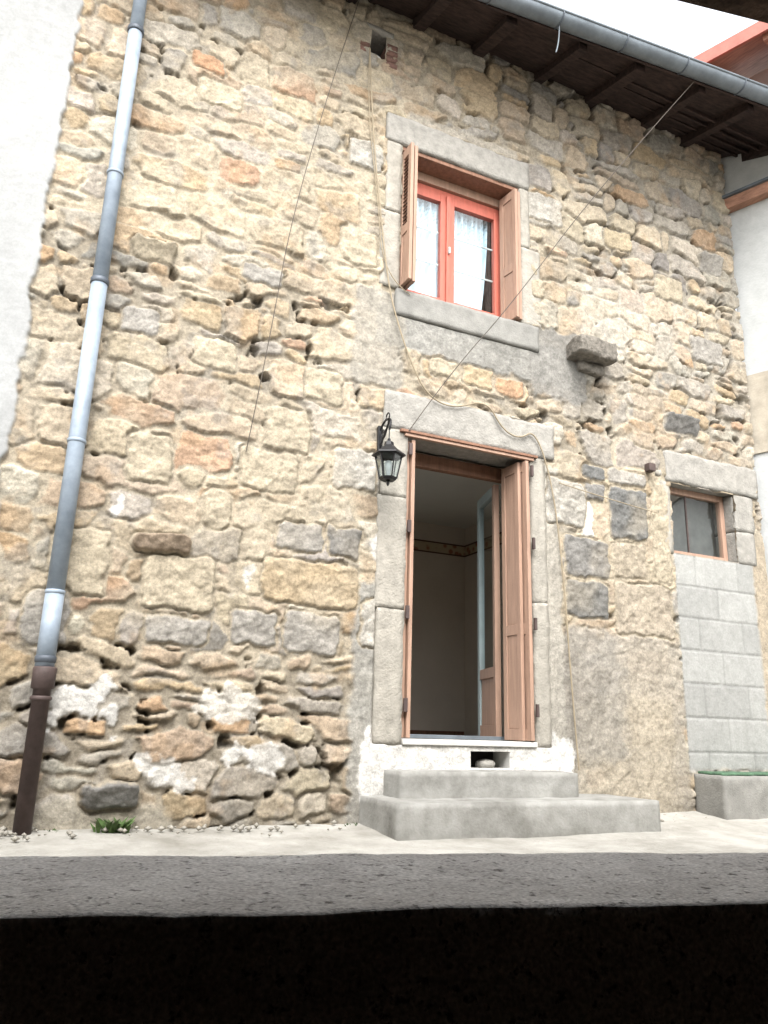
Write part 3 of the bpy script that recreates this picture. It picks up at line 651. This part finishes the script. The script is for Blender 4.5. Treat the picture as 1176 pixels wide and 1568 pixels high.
# ================================================= ground
def ground():
    vs=[];fs=[]
    gx=[-300,-60,-12,-5]+list(np.arange(-4,8.01,.06))+[10,14,60,300]; gy=[-300,-60,-12,-7]+list(np.arange(-5.4,.31,.06))+[1,6,60,300]
    for y in gy:
        for x in gx:
            z=-.612
            if -5.5<y<.4 and -4.1<x<8.1:
                z+=.045*max(0,min(1,(y+.7)/.7))+.03*max(0,min(1,(x-3.2)/1.5))*max(0,min(1,(y+1.2)/1.2))
                z+=.010*mn.noise(Vector((x*1.5,y*1.5,0)))+.006*mn.noise(Vector((x*7,y*7,3)))
            vs.append((x,y,z))
    n=len(gx)
    for j in range(len(gy)-1):
        for i in range(n-1): fs.append((j*n+i,j*n+i+1,(j+1)*n+i+1,(j+1)*n+i))
    return meshob('ground',vs,fs,None,'ground',True)
ground()
vs=[];fs=[]
for i in range(160):
    x=random.uniform(0,5.0); y=-abs(random.gauss(0,.14))-.03
    if 2.0<x<4.1: continue
    r=random.uniform(.006,.024); b=len(vs); zc=-.60+.045*max(0,(y+.7)/.7)
    for d in ((1,0,0),(-1,0,0),(0,1,0),(0,-1,0),(0,0,.7),(0,0,-.7)): vs.append((x+d[0]*r*random.uniform(.7,1.3),y+d[1]*r,zc+d[2]*r+r*.3))
    for f in ((0,2,4),(2,1,4),(1,3,4),(3,0,4),(2,0,5),(1,2,5),(3,1,5),(0,3,5)): fs.append(tuple(b+q for q in f))
meshob('rubble_fragments',vs,fs,None,'granite2',True)
def tuft(name,x0,y0,n,s):
    vs=[];fs=[]
    for i in range(n):
        a=random.uniform(0,6.28); l=random.uniform(.4,1)*s; b=len(vs); o=Vector((x0+random.gauss(0,.03),y0+random.gauss(0,.015),-.585))
        d=Vector((math.cos(a)*.6,math.sin(a)*.6,1)).normalized(); sdv=Vector((-math.sin(a),math.cos(a),0))*l*.12
        p1=o+d*l*.5; p2=o+d*l+Vector((d.x,d.y,-.5))*l*.3
        for p,w in ((o,.4),(p1,1),(p2,.1)): vs.append(p-sdv*w); vs.append(p+sdv*w)
        fs+=[(b,b+1,b+3,b+2),(b+2,b+3,b+5,b+4)]
    meshob(name,vs,fs,None,'grass')
tuft('grass_tuft',.60,-.10,70,.13); tuft('grass_tuft',.32,-.05,12,.05); tuft('grass_tuft',2.02,-.06,10,.05)
# ================================================= opposite house + window ledge
A=math.radians(-12.0); cam_xy=Vector((0,-4.794,0))
om=Matrix.Translation(cam_xy)@Matrix.Rotation(A,4,'Z')
par=empty('parapet_wall'); op=empty('opposite_house')
rough('ledge',-.80,1.95,.77,1.107,-.62,-.16,'aggr',par,res=.012,r=.006,amp=.003,seed=70,mtx=om,fscale=6)
def ob_(n,*a,m='rend',**k): return box(n,*a,m,op,0,om)
ob_('wall_left',-5,-.802,.77,1.105,-.62,2.6); ob_('wall_right',1.952,6,.77,1.105,-.62,2.6); ob_('lintel_beam',-.80,1.95,.90,1.105,1.47,2.6,m='cellar')
ob_('inner_left',-3,-2.9,-2.5,.768,-.62,1.9,m='cellar'); ob_('inner_right',3.4,3.5,-2.5,.768,-.62,1.9,m='cellar'); ob_('inner_back',-3,3.5,-2.6,-2.5,-.62,1.9,m='cellar')
ob_('cellar_ceiling',-3,3.5,-2.6,.89,1.9,2.0,m='cellar'); ob_('cellar_floor',-2.9,3.4,-2.5,.76,-.60,-.57,m='cellar')
ob_('inner_lining_left',-2.9,-.803,.70,.768,-.57,1.9,m='cellar'); ob_('inner_lining_right',1.96,3.4,.70,.768,-.57,1.9,m='cellar')
for o in list(sc.objects):
    if o.parent is None: o.location.z+=EYE
# ================================================= camera
f=1192.9
R=Vector((0.9049441,-0.42456294,0.02867892));U=Vector((-0.13948634,-0.2322888,0.9625931));F=Vector((0.40201957,0.87509326,0.26942911))
cd=bpy.data.cameras.new('camera'); cam=bpy.data.objects.new('camera',cd); sc.collection.objects.link(cam); sc.camera=cam
cd.sensor_fit='VERTICAL'; cd.sensor_height=36; cd.lens=f/1568*36; cd.clip_start=.02; cd.clip_end=2000
cam.matrix_world=Matrix(((R.x,U.x,-F.x,0),(R.y,U.y,-F.y,-4.794),(R.z,U.z,-F.z,EYE),(0,0,0,1)))
# ================================================= light
el=math.radians(50); az=math.radians(198)
wd=bpy.data.worlds.new('World'); sc.world=wd; wd.use_nodes=True; N=wd.node_tree.nodes; L=wd.node_tree.links
bg=N['Background']; sky=N.new('ShaderNodeTexSky'); sky.sky_type='NISHITA'; sky.sun_disc=False; sky.sun_elevation=el; sky.sun_rotation=az
sky.air_density=1.0; sky.dust_density=4.0; sky.ozone_density=1
hs=N.new('ShaderNodeHueSaturation'); hs.inputs['Saturation'].default_value=.15; hs.inputs['Value'].default_value=4.8
L.new(sky.outputs[0],hs.inputs['Color']); L.new(hs.outputs[0],bg.inputs[0]); bg.inputs[1].default_value=.15
sd_=bpy.data.lights.new('sun','SUN'); sd_.energy=1.1; sd_.angle=math.radians(35); sd_.color=(1,.98,.95)
so=bpy.data.objects.new('sun',sd_); sc.collection.objects.link(so)
dirv=Vector((math.sin(az)*math.cos(el),math.cos(az)*math.cos(el),math.sin(el)))
so.rotation_euler=dirv.to_track_quat('Z','Y').to_euler(); so.location=(0,-3,9)
sc.view_settings.view_transform='Standard'; sc.view_settings.look='None'; sc.view_settings.exposure=0; sc.view_settings.gamma=1
